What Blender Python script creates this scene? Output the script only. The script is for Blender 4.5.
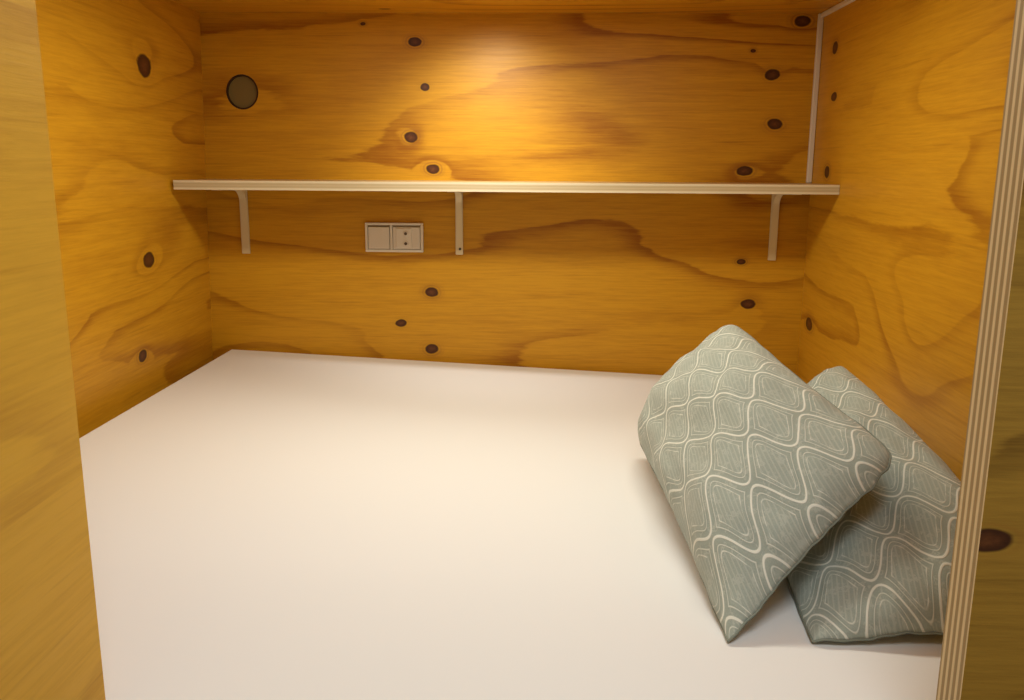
import bpy, bmesh, math, random
from mathutils import Vector, Matrix, noise
from mathutils.geometry import tessellate_polygon
random.seed(7)
for o in list(bpy.data.objects): bpy.data.objects.remove(o)
SC = bpy.context.scene
COL = SC.collection

# ------------------------------------------------------------------ camera
cd = bpy.data.cameras.new('camera'); cam = bpy.data.objects.new('camera', cd); COL.objects.link(cam)
YAW, PITCH, ROLL = -0.0347, 0.20424, 0.00673
cy, sy, cp, sp, cr, sr = math.cos(YAW), math.sin(YAW), math.cos(PITCH), math.sin(PITCH), math.cos(ROLL), math.sin(ROLL)
F = Vector((sy*cp, cy*cp, -sp)); R0 = Vector((cy, -sy, 0)); U0 = R0.cross(F)
RR = R0*cr + U0*sr; UU = -R0*sr + U0*cr
M = Matrix((RR, UU, -F)).transposed().to_4x4(); M.translation = Vector((0.9141, -2.4166, 0.5116))
cam.matrix_world = M
cd.sensor_width = 36; cd.lens = 36*885.77/1024; cd.clip_start = .01
SC.camera = cam

# ------------------------------------------------------------------ light
w = bpy.data.worlds.new('world'); SC.world = w; w.use_nodes = True
w.node_tree.nodes['Background'].inputs[0].default_value = (1.0, .97, .92, 1)
w.node_tree.nodes['Background'].inputs[1].default_value = .24
def area(name, loc, target, size, power, col, spread=180):
    l = bpy.data.lights.new(name, 'AREA'); l.shape = 'DISK'; l.size = size; l.energy = power; l.color = col
    l.spread = math.radians(spread)
    o = bpy.data.objects.new(name, l); COL.objects.link(o); o.location = loc
    o.rotation_euler = (Vector(target)-Vector(loc)).to_track_quat('-Z', 'Y').to_euler()
    return o
strip = area('pod_strip_lamp', (.80, -.80, .885), (.80, -.80, 0), .95, 8.6, (1, .955, .80))
strip.data.shape = 'RECTANGLE'; strip.data.size_y = .15; strip.rotation_euler = (0, 0, 0)
def spot(name, loc, target, power, col, deg, blend, rad):
    l = bpy.data.lights.new(name, 'SPOT'); l.energy = power; l.color = col; l.spot_size = math.radians(deg); l.spot_blend = blend
    l.shadow_soft_size = rad
    o = bpy.data.objects.new(name, l); COL.objects.link(o); o.location = loc
    o.rotation_euler = (Vector(target)-Vector(loc)).to_track_quat('-Z', 'Y').to_euler()
spot('pod_wall_spot', (.77, -.38, .885), (.78, .0, .42), 15.0, (1, .99, .95), 98, 1.0, .03)
area('room_ceiling_lamp', (1.08, -2.3, 1.5), (.75, -1.5, 0), .6, 12.0, (.96, .99, 1))
SC.view_settings.view_transform = 'Standard'; SC.view_settings.look = 'None'
SC.view_settings.gamma = 1; SC.view_settings.use_curve_mapping = False
SC.view_settings.exposure = 0.0

# ------------------------------------------------------------------ node helpers
class N:
    def __init__(s, name):
        s.m = bpy.data.materials.new(name); s.m.use_nodes = True; s.t = s.m.node_tree; s.t.nodes.clear()
        s.out = s.t.nodes.new('ShaderNodeOutputMaterial'); s.b = s.t.nodes.new('ShaderNodeBsdfPrincipled')
        s.t.links.new(s.b.outputs[0], s.out.inputs[0])
    def setin(s, sock, v):
        if hasattr(v, 'is_linked'): s.t.links.new(v, sock)
        else: sock.default_value = v
    def math(s, op, a, b=0.0, c=0.0):
        n = s.t.nodes.new('ShaderNodeMath'); n.operation = op
        s.setin(n.inputs[0], a); s.setin(n.inputs[1], b); s.setin(n.inputs[2], c); return n.outputs[0]
    def vec(s, op, a, b=(0,0,0), c=(0,0,0)):
        n = s.t.nodes.new('ShaderNodeVectorMath'); n.operation = op
        s.setin(n.inputs[0], a)
        if op != 'LENGTH': s.setin(n.inputs[1], b)
        if op == 'MULTIPLY_ADD': s.setin(n.inputs[2], c)
        return n.outputs['Value'] if op in ('LENGTH', 'DOT_PRODUCT') else n.outputs[0]
    def step(s, x, a, b, lo=0.0, hi=1.0):
        n = s.t.nodes.new('ShaderNodeMapRange'); n.interpolation_type = 'SMOOTHSTEP'
        s.setin(n.inputs['Value'], x); n.inputs['From Min'].default_value = a; n.inputs['From Max'].default_value = b
        n.inputs['To Min'].default_value = lo; n.inputs['To Max'].default_value = hi; return n.outputs[0]
    def noise(s, v, scale=1.0, detail=2.0, rough=.5, dist=0.0):
        n = s.t.nodes.new('ShaderNodeTexNoise'); s.setin(n.inputs['Vector'], v)
        n.inputs['Scale'].default_value = scale; n.inputs['Detail'].default_value = detail
        n.inputs['Roughness'].default_value = rough; n.inputs['Distortion'].default_value = dist; return n.outputs[0]
    def mix(s, f, a, b):
        n = s.t.nodes.new('ShaderNodeMix'); n.data_type = 'RGBA'
        s.setin(n.inputs['Factor'], f)
        for sk, v in ((n.inputs[6], a), (n.inputs[7], b)): s.setin(sk, v if hasattr(v, 'is_linked') else (*v, 1))
        return n.outputs[2]
    def uv(s): return s.t.nodes.new('ShaderNodeUVMap').outputs[0]
    def obj(s): return s.t.nodes.new('ShaderNodeTexCoord').outputs['Object']
    def sep(s, v):
        n = s.t.nodes.new('ShaderNodeSeparateXYZ'); s.setin(n.inputs[0], v); return n.outputs
    def comb(s, x, y, z=0.0):
        n = s.t.nodes.new('ShaderNodeCombineXYZ')
        for i, v in enumerate((x, y, z)): s.setin(n.inputs[i], v)
        return n.outputs[0]
    def bump(s, h, strength=.2, dist=.002):
        n = s.t.nodes.new('ShaderNodeBump'); n.inputs['Strength'].default_value = strength; n.inputs['Distance'].default_value = dist
        s.setin(n.inputs['Height'], h); s.t.links.new(n.outputs[0], s.b.inputs['Normal'])
    def done(s, col, rough=.5, spec=.5):
        s.setin(s.b.inputs['Base Color'], col if hasattr(col, 'is_linked') else (*col, 1))
        s.setin(s.b.inputs['Roughness'], rough); s.b.inputs['Specular IOR Level'].default_value = spec
        return s.m

def plain(name, col, rough=.5, spec=.5):
    return N(name).done(col, rough, spec)

def wood(name, knots=(), swirls=(), seed=0.0, light=(.63,.315,.014), dark=(.31,.108,.003), rough=.42, spec=.3,
         bands=5.0, contrast=1.0, shear=0.0):
    """Rotary-cut pine veneer: contour bands of a slow noise field, fine fibre, knots as (u, v, ru, rv)."""
    n = N(name); uv = n.uv(); x, y, _ = n.sep(uv)
    p = n.comb(x, n.math('ADD', y, n.math('MULTIPLY', x, shear)))
    # irregular knot outline
    wob = n.noise(n.vec('MULTIPLY', uv, (28, 45, 1)), 1, 2)
    wob = n.math('MULTIPLY_ADD', wob, .9, -.45)
    kd = None
    for (ku, kv, ru, rv) in knots:
        d = n.vec('LENGTH', n.vec('MULTIPLY_ADD', uv, (1/ru, 1/rv, 0), (-ku/ru, -kv/rv, 0)))
        kd = d if kd is None else n.math('MINIMUM', kd, d)
    slow = n.noise(n.vec('MULTIPLY_ADD', p, (.75, 3.0, 1), (seed, seed*1.7, seed)), 1, 1.5, .45)
    mid = n.noise(n.vec('MULTIPLY_ADD', p, (2.0, 13, 1), (seed+3, seed, 0)), 1, 5, .62)
    f = n.math('MULTIPLY_ADD', slow, bands*1.9, n.math('MULTIPLY', mid, .55))
    f = n.math('ADD', f, n.math('MULTIPLY', y, bands*.6))
    if kd is not None:
        kd2 = n.math('MULTIPLY_ADD', n.math('SUBTRACT', mid, .5), 2.2, kd)
        cone = n.math('MAXIMUM', n.math('SUBTRACT', 3.0, kd2), 0.0)
        f = n.math('ADD', f, n.math('MULTIPLY', cone, .10))
    for (su, sv, ru, rv, amp) in swirls:
        d = n.vec('LENGTH', n.vec('MULTIPLY_ADD', uv, (1/ru, 1/rv, 0), (-su/ru, -sv/rv, 0)))
        d = n.math('MULTIPLY_ADD', n.math('SUBTRACT', mid, .5), .25, d)
        f = n.math('ADD', f, n.math('MULTIPLY', n.math('MAXIMUM', n.math('SUBTRACT', 1.0, d), 0.0), amp))
    fr = n.math('FRACT', f)
    late = n.math('MULTIPLY', n.step(fr, .48, .91), n.step(fr, .91, .985, 1, 0))
    late = n.math('POWER', late, 2.6)
    var = n.noise(n.vec('MULTIPLY_ADD', uv, (1.1, 5, 1), (seed+9, 2, 0)), 1, 2)
    late = n.math('MULTIPLY', late, n.step(var, .3, .66, .25, 1.0))
    fib = n.noise(n.vec('MULTIPLY_ADD', p, (10, 190, 1), (seed, 0, 0)), 1, 4, .7)
    fib2 = n.noise(n.vec('MULTIPLY_ADD', p, (2.2, 48, 1), (seed, 5, 0)), 1, 4, .65)
    streak = n.noise(n.vec('MULTIPLY_ADD', p, (3.5, 120, 1), (seed, 15, 0)), 1, 2, .5)
    tone = n.noise(n.vec('MULTIPLY_ADD', uv, (.9, 2.5, 1), (seed+21, 7, 0)), 1, 2)
    fac = n.math('MULTIPLY', late, .85*contrast)
    fac = n.math('ADD', fac, n.math('MULTIPLY_ADD', fib, 1.15*contrast, -.57*contrast))
    fac = n.math('ADD', fac, n.math('MULTIPLY_ADD', fib2, .8*contrast, -.38*contrast))
    fac = n.math('ADD', fac, n.math('MULTIPLY', n.step(streak, .60, .74), .28*contrast))
    fac = n.math('ADD', fac, n.math('MULTIPLY_ADD', tone, .5*contrast, -.14*contrast))
    n2 = n.t.nodes.new('ShaderNodeClamp'); n.setin(n2.inputs[0], fac)
    col = n.mix(n2.outputs[0], light, dark)
    if kd is not None:
        kw = n.math('MULTIPLY_ADD', wob, .55, kd)
        ring = n.math('MULTIPLY', n.step(kw, 1.0, 1.25), n.step(kw, 1.3, 2.1, 1, 0))
        rip = n.math('MULTIPLY_ADD', n.math('SINE', n.math('MULTIPLY', kw, 11.0)), .3, .6)
        col = n.mix(n.math('MULTIPLY', n.math('MULTIPLY', ring, rip), n.step(var, .35, .6, .12, .6)), col, (.30, .12, .018))
        inner = n.mix(n.math('MULTIPLY', n.noise(n.vec('MULTIPLY', uv, (120, 160, 1)), 1, 3), n.step(kw, .0, .9, 1.3, .15)),
                      (.045, .014, .004), (.17, .058, .016))
        col = n.mix(n.step(kw, .82, 1.08, 1, 0), col, inner)
    n.bump(fib, .16, .0015)
    return n.done(col, n.math('MULTIPLY_ADD', fib2, .2, rough-.1), spec)

def plymat(name, axis, origin, pitch, light, dark, along):
    """Sawn plywood edge: alternating plies along one object axis."""
    n = N(name); o = n.obj(); c = n.sep(o)
    a = n.math('DIVIDE', n.math('SUBTRACT', c[axis], origin), pitch)
    wv = n.noise(n.vec('MULTIPLY', o, tuple(3.0 if i == along else 40.0 for i in range(3))), 1, 2)
    a = n.math('ADD', a, n.math('MULTIPLY_ADD', wv, .24, -.12))
    fr = n.math('PINGPONG', a, 1.0)
    fine = n.noise(n.vec('MULTIPLY', o, tuple(60.0 if i == along else 900.0 for i in range(3))), 1, 2)
    st = n.step(fr, .30, .70)
    glue = n.math('MULTIPLY', n.step(fr, .40, .5), n.step(fr, .5, .6, 1, 0))
    col = n.mix(st, light, dark)
    col = n.mix(n.math('MULTIPLY', glue, .55), col, tuple(v*.35 for v in dark))
    col = n.mix(n.math('MULTIPLY', fine, .4), col, tuple(v*.55 for v in light))
    n.bump(st, .25, .001)
    return n.done(col, .65, .3)

# ------------------------------------------------------------------ mesh helpers
def link(name, me, mats=(), parent=None, kind=None, smooth=False):
    o = bpy.data.objects.new(name, me); COL.objects.link(o)
    for m in (mats if isinstance(mats, (list, tuple)) else [mats]): me.materials.append(m)
    if parent: o.parent = parent
    if kind: o['kind'] = kind
    if smooth:
        for p in me.polygons: p.use_smooth = True
    return o
def tag(o, label, cat, group=None):
    o['label'] = label; o['category'] = cat
    if group: o['group'] = group
    return o
def sheet(name, pts, ext, u, v, mats, hole=None, kind='structure', sidemat=0, parent=None):
    """A board: polygon pts extruded by ext; UVs in metres along u, v; hole = list of points."""
    pts = [Vector(p) for p in pts]; ext = Vector(ext); u = Vector(u); v = Vector(v)
    loops = [pts] + ([[Vector(h) for h in hole]] if hole else [])
    flat = [p for l in loops for p in l]; n = len(flat)
    tris = tessellate_polygon(loops)
    verts = flat + [p+ext for p in flat]
    faces = [tuple(t) for t in tris] + [tuple(i+n for i in reversed(t)) for t in tris]
    nf = len(faces); k = 0
    for l in loops:
        for i in range(len(l)):
            a = k+i; b = k+(i+1) % len(l); faces.append((a, b, b+n, a+n))
        k += len(l)
    me = bpy.data.meshes.new(name); me.from_pydata(verts, [], faces)
    bm = bmesh.new(); bm.from_mesh(me); bmesh.ops.recalc_face_normals(bm, faces=bm.faces)
    if not hole: bmesh.ops.dissolve_limit(bm, angle_limit=.001, verts=bm.verts, edges=bm.edges)
    bm.to_mesh(me); bm.free()
    uvl = me.uv_layers.new(name='UVMap')
    for l in me.loops:
        c = me.vertices[l.vertex_index].co; uvl.data[l.index].uv = (c.dot(u), c.dot(v))
    o = link(name, me, mats, parent, kind)
    if sidemat:
        e = ext.normalized()
        for p in me.polygons:
            if abs(p.normal.dot(e)) < .5: p.material_index = sidemat
    return o
def box(name, lo, hi, mats, parent=None, kind=None, bevel=0.0, seg=2):
    bm = bmesh.new(); bmesh.ops.create_cube(bm, size=1)
    for vv in bm.verts:
        vv.co = Vector([(lo[i]+hi[i])/2 + vv.co[i]*(hi[i]-lo[i]) for i in range(3)])
    if bevel: bmesh.ops.bevel(bm, geom=list(bm.edges), offset=bevel, segments=seg, profile=.6, affect='EDGES')
    me = bpy.data.meshes.new(name); bm.to_mesh(me); bm.free()
    return link(name, me, mats, parent, kind)
def disc(name, c, r, depth, mats, parent=None, n=24, rim=0.0):
    """Short cylinder facing -y at c (front face), optional rounded rim."""
    prof = [(0, 0), (r-rim, 0), (r-rim*.3, rim*.3), (r, rim), (r, depth)] if rim else [(0, 0), (r, 0), (r, depth)]
    verts = [(c[0], c[1], c[2])]; faces = []
    for (pr, pd) in prof[1:]:
        for i in range(n):
            a = 2*math.pi*i/n; verts.append((c[0]+pr*math.cos(a), c[1]+pd, c[2]+pr*math.sin(a)))
    for i in range(n): faces.append((0, 1+i, 1+(i+1) % n))
    for k in range(len(prof)-2):
        for i in range(n):
            a = 1+k*n+i; b = 1+k*n+(i+1) % n; faces.append((a, a+n, b+n, b))
    me = bpy.data.meshes.new(name); me.from_pydata(verts, [], faces)
    bm = bmesh.new(); bm.from_mesh(me); bmesh.ops.recalc_face_normals(bm, faces=bm.faces); bm.to_mesh(me); bm.free()
    return link(name, me, mats, parent)

# ------------------------------------------------------------------ the pod (metres; back wall y = 0, mattress top about z = 0)
H = .8995; W = 1.62; ZB = -.20; YF = -1.665; YO = -1.708; XL = .498; XR = 1.283
backknots = [(0.571,0.828,.0184,.0124),(0.596,0.715,.0132,.0101),(0.557,0.587,.0187,.0155),(0.615,0.504,.0188,.0131),
 (1.57,0.881,.0228,.0145),(1.5,0.749,.0205,.0149),(1.516,0.625,.0208,.0152),(1.445,0.504,.0236,.013),(1.448,0.808,.0077,.0049),
 (0.608,0.171,.0194,.0139),(0.521,0.083,.0168,.0113),(0.606,0.011,.0196,.0143),(1.449,0.263,.0134,.0081),(1.474,0.148,.0216,.0138),
 (0.436,0.873,.0079,.0049)]
leftknots = [(-.349,.73,.038,.0265),(-.375,.292,.031,.019),(-.435,.075,.023,.0155)]
rightknots = [(-.118,.801,.021,.0155),(-.139,.684,.0235,.0115),(-.13,.503,.0215,.0155),(-.077,.108,.030,.018)]
m_back = wood('pine_back', backknots, seed=1.3, bands=4.2, contrast=.95)
m_left = wood('pine_left', leftknots, swirls=[(-.36,.72,.34,.20,1.3),(-.40,.27,.30,.13,.9)], seed=4.1, bands=4.2, contrast=.85)
m_right = wood('pine_right', rightknots, swirls=[(-1.30,.665,.92,.11,3.4),(-.75,.20,.35,.16,1.6)], seed=8.4, bands=3.4, contrast=.8)
m_ceil = wood('pine_ceiling', [(.505,-.062,.016,.008)], seed=12.2, bands=4)
m_frontL = wood('pine_partition', [], seed=15.9, light=(.76,.42,.032), dark=(.48,.22,.012), bands=3.6, contrast=.8, spec=.3, rough=.55)
m_frontR = wood('pine_front', [(1.291,.207,.020,.011)], seed=19.3, light=(.38,.22,.030), dark=(.15,.075,.008), bands=6, contrast=1.0, spec=.25, rough=.6)
m_plyedge = plymat('ply_edge', 1, YO, (YF-YO)/9, (.80,.66,.40), (.34,.24,.10), 2)
m_hidden = wood('pine_plain', [], seed=23.0)

hc = (.108, .701); hr = .0435
hole = [(hc[0]+hr*math.cos(2*math.pi*i/40), 0, hc[1]+hr*1.04*math.sin(2*math.pi*i/40)) for i in range(40)]
wb = sheet('wall_back', [(-.06,0,ZB),(1.70,0,ZB),(1.70,0,H+.02),(-.06,0,H+.02)], (0,.018,0), (1,0,0), (0,0,1), [m_back], hole=hole)
m_cover = plain('olive_cover', (.20,.14,.040), .6, .3)
disc('hole_cover', (hc[0], .009, hc[1]), hr*1.02, .008, m_cover, wb, 40)
m_rim = plain('dark_rim', (.045,.022,.008), .7, .2)
def ring_mesh(c, r0, r1, sx=1.0, n=40):
    vs = []; fs = []
    for i in range(n):
        a = 2*math.pi*i/n; ca, sa = math.cos(a), math.sin(a)*1.04
        for rr, yy in ((r1, .0085), (r1, .001), (r0, .001), (r0, .0085)): vs.append((c[0]+rr*ca, yy, c[1]+rr*sa))
    for i in range(n):
        for k in range(4): fs.append((4*i+k, 4*i+(k+1) % 4, 4*((i+1) % n)+(k+1) % 4, 4*((i+1) % n)+k))
    me = bpy.data.meshes.new('hole_rim'); me.from_pydata(vs, [], fs); return me
link('hole_rim', ring_mesh(hc, hr*.90, hr*.995), m_rim, wb)
# left wall leans a hair, as in the photo
sheet('wall_left', [(-.021,0,ZB),(.007,0,H),(.007,YF,H),(-.021,YF,ZB)], (-.018,0,0), (0,1,0), (0,0,1), [m_left])
sheet('wall_right', [(W,0,ZB),(W,0,H),(W,YF,H),(W,YF,ZB)], (.018,0,0), (0,1,0), (0,0,1), [m_right])
sheet('ceiling', [(-.04,0,H),(W+.04,0,H),(W+.04,YO,H),(-.04,YO,H)], (0,0,.018), (1,0,0), (0,1,0), [m_ceil])
sheet('wall_front_right', [(XR,YO,ZB),(XR,YO,1.25),(2.1,YO,1.25),(2.1,YO,ZB)], (0,YF-YO,0), (1,0,0), (0,0,1), [m_frontR, m_plyedge], sidemat=1)
sheet('wall_front_left', [(-.06,YO,ZB),(-.06,YO,1.25),(XL-.04,YO,1.25),(XL-.04,YO,ZB)], (0,YF-YO,0), (1,0,0), (0,0,1), [m_hidden])
sheet('wall_partition', [(XL+.002,YF,ZB),(XL-.004,YF,1.25),(XL-.004,-3.2,1.25),(XL+.002,-3.2,ZB)], (-.036,0,0), (0,1,0), (0,0,1), [m_frontL])
m_floor = wood('floor_boards', [], seed=31.0, light=(.34,.24,.13), dark=(.2,.13,.06), contrast=.6)
sheet('floor', [(-.06,.018,ZB),(2.1,.018,ZB),(2.1,-3.2,ZB),(-.06,-3.2,ZB)], (0,0,-.03), (1,0,0), (0,1,0), [m_floor])
m_trim = plain('white_trim', (.74,.68,.58), .45)
box('trim_1', (W-.014,-.012,.4740), (W-.0005,-.0005,H-.0005), m_trim, None, 'structure', .002, 1)
box('trim_2', (W-.010,YF,H-.012), (W-.0005,-.012,H-.0005), m_trim, None, 'structure', .002, 1)

# ------------------------------------------------------------------ mattress
def make_mattress():
    X0, X1, Y0, Y1 = .042, 1.600, -1.663, -.014
    bm = bmesh.new(); bmesh.ops.create_cube(bm, size=1)
    for v in bm.verts:
        v.co = Vector((X1 if v.co.x > 0 else X0, Y1 if v.co.y > 0 else Y0, 0 if v.co.z > 0 else ZB))
    bmesh.ops.bevel(bm, geom=list(bm.edges), offset=.007, segments=4, profile=.5, affect='EDGES')
    for v in bm.verts:                                # slightly thinner towards the pillow end
        k = (v.co.z-ZB)/(-ZB); v.co.z += k*(-.047*(v.co.x-.042)+.006)
    me = bpy.data.meshes.new('mattress'); bm.to_mesh(me); bm.free()
    n = N('white_sheet'); o = n.obj()
    wv = n.noise(n.vec('MULTIPLY', o, (900, 900, 900)), 1, 2)
    soft = n.noise(o, 3.0, 2)
    n.bump(n.math('ADD', n.math('MULTIPLY', wv, .15), n.math('MULTIPLY', soft, .6)), .12, .004)
    col = n.mix(n.math('MULTIPLY', soft, .25), (.82,.825,.81), (.80,.80,.78))
    n.b.inputs['Sheen Weight'].default_value = .1
    ob = link('mattress', me, n.done(col, .8, .2), smooth=True)
    tag(ob, 'wide mattress in a smooth white fitted sheet filling the wooden sleeping pod', 'mattress')
make_mattress()

# ------------------------------------------------------------------ shelf and brackets
ZS = .4735; SD = .240; ST = .0225
def make_shelf():
    n = N('shelf_edge'); c = n.sep(n.obj())
    t = n.math('DIVIDE', n.math('SUBTRACT', c[2], ZS-ST), ST)
    t = n.math('ADD', t, n.math('MULTIPLY_ADD', n.noise(n.vec('MULTIPLY', n.obj(), (4, 4, 60)), 1, 2), .12, -.06))
    mid = n.math('MULTIPLY', n.step(t, .18, .3), n.step(t, .70, .85, 1, 0))
    line = n.math('MULTIPLY', n.step(t, .44, .5), n.step(t, .5, .58, 1, 0))
    col = n.mix(n.math('MULTIPLY', mid, .8), (.72,.62,.42), (.47,.36,.19))
    col = n.mix(n.math('MULTIPLY', line, .5), col, (.66,.55,.35))
    me_edge = n.done(col, .55, .4)
    o = sheet('wall_shelf', [(.0055,-SD,ZS-ST),(W-.001,-SD,ZS-ST),(W-.001,-.0005,ZS-ST),(.0055,-.0005,ZS-ST)], (0,0,ST), (1,0,0), (0,1,0),
              [wood('pine_shelf', [], seed=40.0, light=(.62,.44,.19), dark=(.42,.25,.08), bands=3, contrast=.6), me_edge], kind=None, sidemat=1)
    tag(o, 'long narrow plywood shelf spanning the back wall, pale ply edge in front', 'shelf')
    return o

make_shelf()
m_bracket = plain('cream_bracket', (.74,.63,.40), .4, .5)
m_screw = plain('dark_screw', (.06,.045,.03), .4, .5)
def make_bracket(xc, wd, z0, label, sm=m_bracket):
    """L-shaped bracket: tapered wall leg, curved throat, arm under the shelf."""
    zt = ZS-ST-.0003; L = .205
    pts = [(-.0066, z0+.03), (-.010, zt-.040)]
    for i in range(1, 9):                               # concave throat
        a = math.pi/2*i/8
        pts.append((-.010-.045*(1-math.cos(a)), zt-.040+.034*math.sin(a)))
    pts += [(-.10, zt-.0045), (-.15, zt-.0031), (-.0066, zt-.0031)]
    root = bpy.data.objects.new('shelf_bracket', None); COL.objects.link(root); root.location = (xc, -.0004, z0)
    def strip(name, prof, hw, bev):
        me = bpy.data.meshes.new(name); k = len(prof)
        vs = [(-hw, y, z-z0) for y, z in prof]+[(hw, y, z-z0) for y, z in prof]
        me.from_pydata(vs, [], [tuple(range(k)), tuple(reversed(range(k, 2*k)))]+[(i, i+k, (i+1) % k+k, (i+1) % k) for i in range(k)])
        bm = bmesh.new(); bm.from_mesh(me); bmesh.ops.recalc_face_normals(bm, faces=bm.faces)
        if bev: bmesh.ops.bevel(bm, geom=[e for e in bm.edges if len(e.link_faces) == 2 and e.calc_face_angle(0) > .9], offset=bev, segments=2, affect='EDGES', clamp_overlap=True)
        bm.to_mesh(me); bm.free()
        return link(name, me, m_bracket, root)
    strip('wall_leg', [(0, z0), (-.005, z0), (-.0065, z0+.003), (-.0065, zt-.006), (0, zt-.006)], wd/2, .001)
    strip('shelf_arm', [(0, zt-.003), (-L+.004, zt-.002), (-L, zt-.0015), (-L, zt), (0, zt)], wd/2, 0)
    strip('curved_rib', pts, wd*.42, .001)
    disc('screw', (.002, -.0074, .016), .0036, .004, sm, root, 14)
    disc('screw', (0, -.0074, .028+.03), .0030, .004, m_bracket, root, 14)
    tag(root, label, 'bracket', 'brackets under the wall shelf')
make_bracket(.097, .022, .272, 'cream shelf bracket left of the wall socket, nearest the left wall')
make_bracket(.685, .020, .275, 'cream shelf bracket just right of the wall socket, under the shelf middle', m_screw)
make_bracket(1.530, .021, .268, 'cream shelf bracket under the right end of the shelf, nearest the corner trim')

# ------------------------------------------------------------------ socket plate
def make_socket():
    x0, x1, z0, z1 = .429, .587, .281, .360
    m_w = plain('socket_white', (.80,.75,.64), .35, .5); m_in = plain('socket_insert', (.76,.70,.59), .4, .5)
    m_d = plain('socket_gap', (.34,.27,.18), .6, .3); m_port = plain('socket_port', (.10,.07,.045), .4, .5)
    root = bpy.data.objects.new('wall_socket', None); COL.objects.link(root); root.location = (.508, 0, z0)
    def part(name, lo, hi, m, bev=0.0, parent=root):
        lo = (lo[0]-.508, lo[1], lo[2]-z0); hi = (hi[0]-.508, hi[1], hi[2]-z0)
        return box(name, lo, hi, m, parent, None, bev, 2)
    part('back_plate', (x0+.004, -.0065, z0+.004), (x1-.004, -.0004, z1-.004), m_d)
    # frame as four rails and a mullion
    bm = bmesh.new()
    def rail(a, b, c, d, dep):
        r = bmesh.ops.create_cube(bm, size=1)['verts']
        for v in r: v.co = Vector(((a+b)/2-.508+v.co.x*(b-a), -dep/2-.0002+v.co.y*dep, (c+d)/2-z0+v.co.z*(d-c)))
    rail(x0, x1, z0, z0+.007, .0115); rail(x0, x1, z1-.006, z1, .0115)
    rail(x0, x0+.007, z0+.007, z1-.006, .0115); rail(x1-.007, x1, z0+.007, z1-.006, .0115)
    rail(.4965, .5035, z0+.007, z1-.006, .0105)
    bmesh.ops.bevel(bm, geom=list(bm.edges), offset=.0012, segments=2, affect='EDGES')
    me = bpy.data.meshes.new('frame'); bm.to_mesh(me); bm.free(); link('frame', me, m_w, root)
    part('blank_insert', (x0+.0085, -.0125, z0+.0085), (.495, -.004, z1-.0115), m_in, .0012)
    part('outlet_insert', (.505, -.0115, z0+.0085), (x1-.0085, -.004, z1-.0115), m_in, .0012)
    part('port_block', (.514, -.0135, z0+.012), (.556, -.010, z1-.015), m_w, .0015)
    for dz in (.0235, .0505):
        c = disc('port', (.540-.508, -.0150, dz), .0080, .004, m_in, root, 24, .002)
        disc('pin_hole', (.540-.508, -.0153, dz), .0042, .002, m_port, c, 16)
    tag(root, 'cream double socket plate with blank insert and two round ports on back wall', 'socket')
make_socket()

# ------------------------------------------------------------------ pillows
def pillow_mat():
    n = N('ogee_weave'); x, y, _ = n.sep(n.uv())
    X, Y = n.math('DIVIDE', x, PAT_L), n.math('DIVIDE', y, PAT_P)
    wob = n.noise(n.vec('MULTIPLY', n.uv(), (14, 14, 1)), 1, 2)
    Y = n.math('ADD', Y, n.math('MULTIPLY_ADD', wob, .05, -.025))
    A = .215; ph = n.math('MULTIPLY', X, 2*math.pi)
    sn = n.math('MULTIPLY', n.math('SINE', ph), A); cs = n.math('MULTIPLY', n.math('COSINE', ph), 2*math.pi*A)
    nrm = n.math('SQRT', n.math('MULTIPLY_ADD', cs, cs, 1.0))
    def dist(off, sg):
        t = n.math('SUBTRACT', n.math('SUBTRACT', Y, off), n.math('MULTIPLY', sn, sg))
        return n.math('DIVIDE', n.math('ABSOLUTE', n.math('WRAP', t, .5, -.5)), nrm)
    d = n.math('MINIMUM', dist(0.0, 1.0), dist(.5, -1.0))
    def line(c, hw, soft=.012):
        return n.step(n.math('ABSOLUTE', n.math('SUBTRACT', d, c)), hw, hw+soft, 1, 0)
    weave = n.noise(n.vec('MULTIPLY', n.uv(), (520, 520, 1)), 1, 2, .6)
    slub = n.noise(n.vec('MULTIPLY', n.uv(), (60, 60, 1)), 1, 3, .6)
    thick = line(0.0, .008, .012)
    thin = n.math('MULTIPLY', line(.085, .002, .009), .68)
    sq = n.math('MULTIPLY', line(.150, .002, .012), n.step(slub, .35, .6, .2, .8))
    hat = n.step(n.math('SINE', n.math('MULTIPLY', n.math('ADD', n.math('MULTIPLY', X, 1.0), n.math('MULTIPLY', Y, .35)), 2*math.pi*13)), .3, .8)
    hat = n.math('MULTIPLY', hat, n.math('MULTIPLY', n.step(d, .155, .17), .18))
    threads = n.step(slub, .54, .60); threads = n.math('MULTIPLY', threads, n.step(slub, .60, .66, 1, 0))
    pat = n.math('MAXIMUM', n.math('MAXIMUM', thick, thin), n.math('MAXIMUM', n.math('MAXIMUM', sq, hat), n.math('MULTIPLY', threads, .22)))
    base = n.mix(weave, (.27,.315,.275), (.40,.45,.40))
    base = n.mix(n.math('MULTIPLY', n.step(d, .02, .085, 0, 1), n.step(d, .085, .12, .28, 0)), base, (.235,.28,.24))
    col = n.mix(pat, base, (.74,.76,.68))
    n.bump(n.math('MULTIPLY_ADD', weave, .25, n.math('MULTIPLY', pat, .8)), .45, .002)
    n.b.inputs['Sheen Weight'].default_value = .15
    return n.done(col, .85, .15)
PAT_L, PAT_P = .105, .14
m_pillow = pillow_mat()
m_seam = plain('pillow_seam', (.22,.25,.21), .85, .2)
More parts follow.
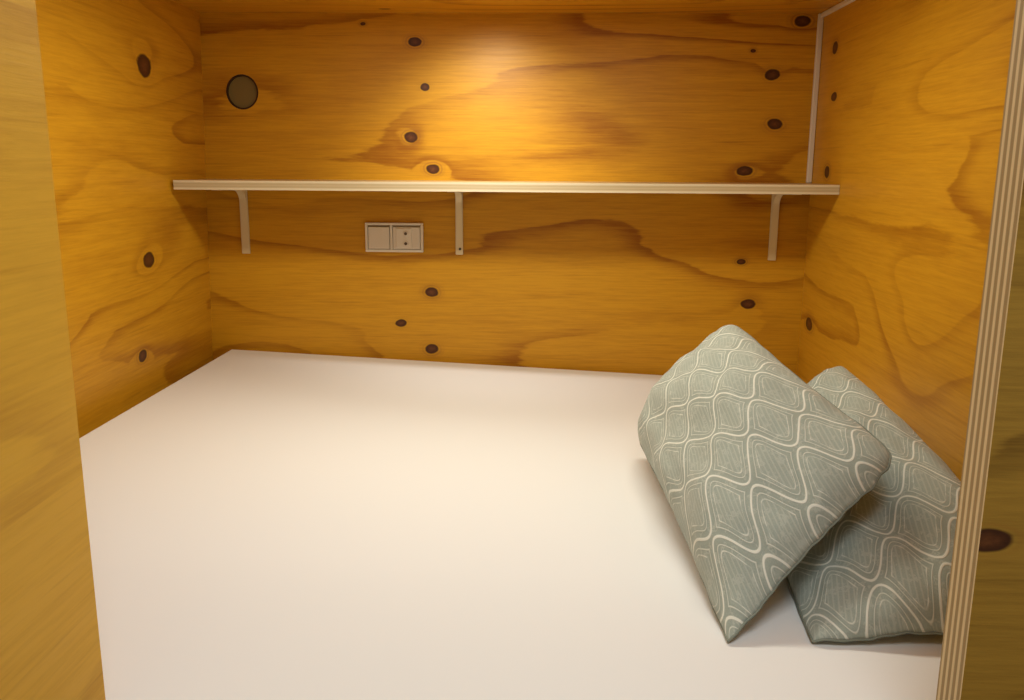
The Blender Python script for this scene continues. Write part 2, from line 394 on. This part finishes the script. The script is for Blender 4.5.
def make_pillow(Lc, Bc, Tc, Rc, up, dn, label, seed, uvoff=(0, 0), press=0.0, plump=.62, bow=1.0):
    """Stuffed cushion on four seam corners: Lc-Bc is the near long seam, Tc-Rc the far long seam."""
    Lc, Bc, Tc, Rc = map(Vector, (Lc, Bc, Tc, Rc))
    NU, NV = 64, 44
    nrm = ((Bc-Lc)+(Rc-Tc)).cross((Tc-Lc)+(Rc-Bc)).normalized()
    if nrm.z < 0: nrm = -nrm
    la = ((Bc-Lc).length+(Rc-Tc).length)/2*1.08; lb = ((Tc-Lc).length+(Rc-Bc).length)/2*1.22
    def base(s, t):
        s2 = s*(1-.045*bow*(1-t*t)); t2 = t*(1-.06*bow*(1-s*s))
        rr = abs(s)**7*abs(t)**7*(.02 if s > 0 and t < 0 else .08)           # blunt corners
        s2 *= 1-rr; t2 *= 1-rr
        a, b = (s2+1)/2, (t2+1)/2
        return (Lc*(1-a)+Bc*a)*(1-b)+(Tc*(1-a)+Rc*a)*b
    def h(s, t):
        return ((1-abs(s)**2.6)*(1-abs(t)**2.4))**plump*(1-press*(1-t)/2)
    verts = []; idx = {}
    def param(i, n): return math.sin((i/n-.5)*math.pi*.92)/math.sin(.46*math.pi)
    P3 = Vector((seed, seed*2, 0))
    for side in (1, -1):
        for i in range(NU+1):
            for j in range(NV+1):
                rim = i in (0, NU) or j in (0, NV)
                if side < 0 and rim: idx[(side, i, j)] = idx[(1, i, j)]; continue
                s, t = param(i, NU), param(j, NV)
                p = base(s, t); k = h(s, t)
                wr = noise.noise(Vector((s*2.2, t*2.0, side))+P3)*.016 + noise.noise(Vector((s*5, t*5, side*3))+P3)*.006
                edge = noise.noise(Vector((s*7, t*7, 9))+P3)*.006*(1-k)
                p = p + nrm*((up if side > 0 else -dn)*k + wr*min(1, k*1.6) + edge)
                p.z = max(p.z, -.047*(p.x-.042)+.0075)      # rests on the mattress
                idx[(side, i, j)] = len(verts); verts.append(p)
    faces = []; uvs = []
    for side in (1, -1):
        for i in range(NU):
            for j in range(NV):
                q = [(i, j), (i+1, j), (i+1, j+1), (i, j+1)]
                if side < 0: q.reverse()
                faces.append([idx[(side, a, b)] for a, b in q])
                uvs += [((param(b, NV)*.5)*lb+uvoff[0], (param(a, NU)*.5)*la+uvoff[1]) for a, b in q]
    me = bpy.data.meshes.new('pillow'); me.from_pydata(verts, [], faces)
    ul = me.uv_layers.new(name='UVMap')
    for k, c in enumerate(uvs): ul.data[k].uv = c
    bm = bmesh.new(); bm.from_mesh(me); bmesh.ops.recalc_face_normals(bm, faces=bm.faces); bm.to_mesh(me); bm.free()
    o = link('pillow', me, m_pillow, smooth=True)
    # seam cord around the rim
    ring = [(i, 0) for i in range(NU)]+[(NU, j) for j in range(NV)]+[(i, NV) for i in range(NU, 0, -1)]+[(0, j) for j in range(NV, 0, -1)]
    pts = [verts[idx[(1, a, b)]] for a, b in ring]; n = len(pts); sv = []; sf = []
    for k in range(n):
        tdir = (pts[(k+1) % n]-pts[k-1]).normalized(); e1 = tdir.cross(nrm).normalized(); e2 = tdir.cross(e1)
        for a in range(6):
            an = a*math.pi/3; sv.append(pts[k]+(e1*math.cos(an)+e2*math.sin(an))*.0016)
    for k in range(n):
        for a in range(6):
            k2 = (k+1) % n; a2 = (a+1) % 6; sf.append((k*6+a, k2*6+a, k2*6+a2, k*6+a2))
    sm = bpy.data.meshes.new('seam'); sm.from_pydata(sv, [], sf)
    link('seam', sm, m_seam, o, smooth=True)
    tag(o, label, 'pillow', 'grey-green patterned pillows at the right wall')
    return o
make_pillow((1.093,-.755,.006), (1.139,-1.452,-.044), (1.275,-.74,.232), (1.395,-1.285,.140), .10, .012,
            'grey-green ogee-patterned pillow in front, propped up diagonally on the other pillow', 3.1)
make_pillow((1.30,-.72,-.045), (1.241,-1.438,-.046), (1.505,-.70,.122), (1.570,-1.41,-.03), .150, .02,
            'grey-green ogee-patterned pillow behind, lying half hidden against the right wall', 8.7, (.04, .05), .72, .48, .5)
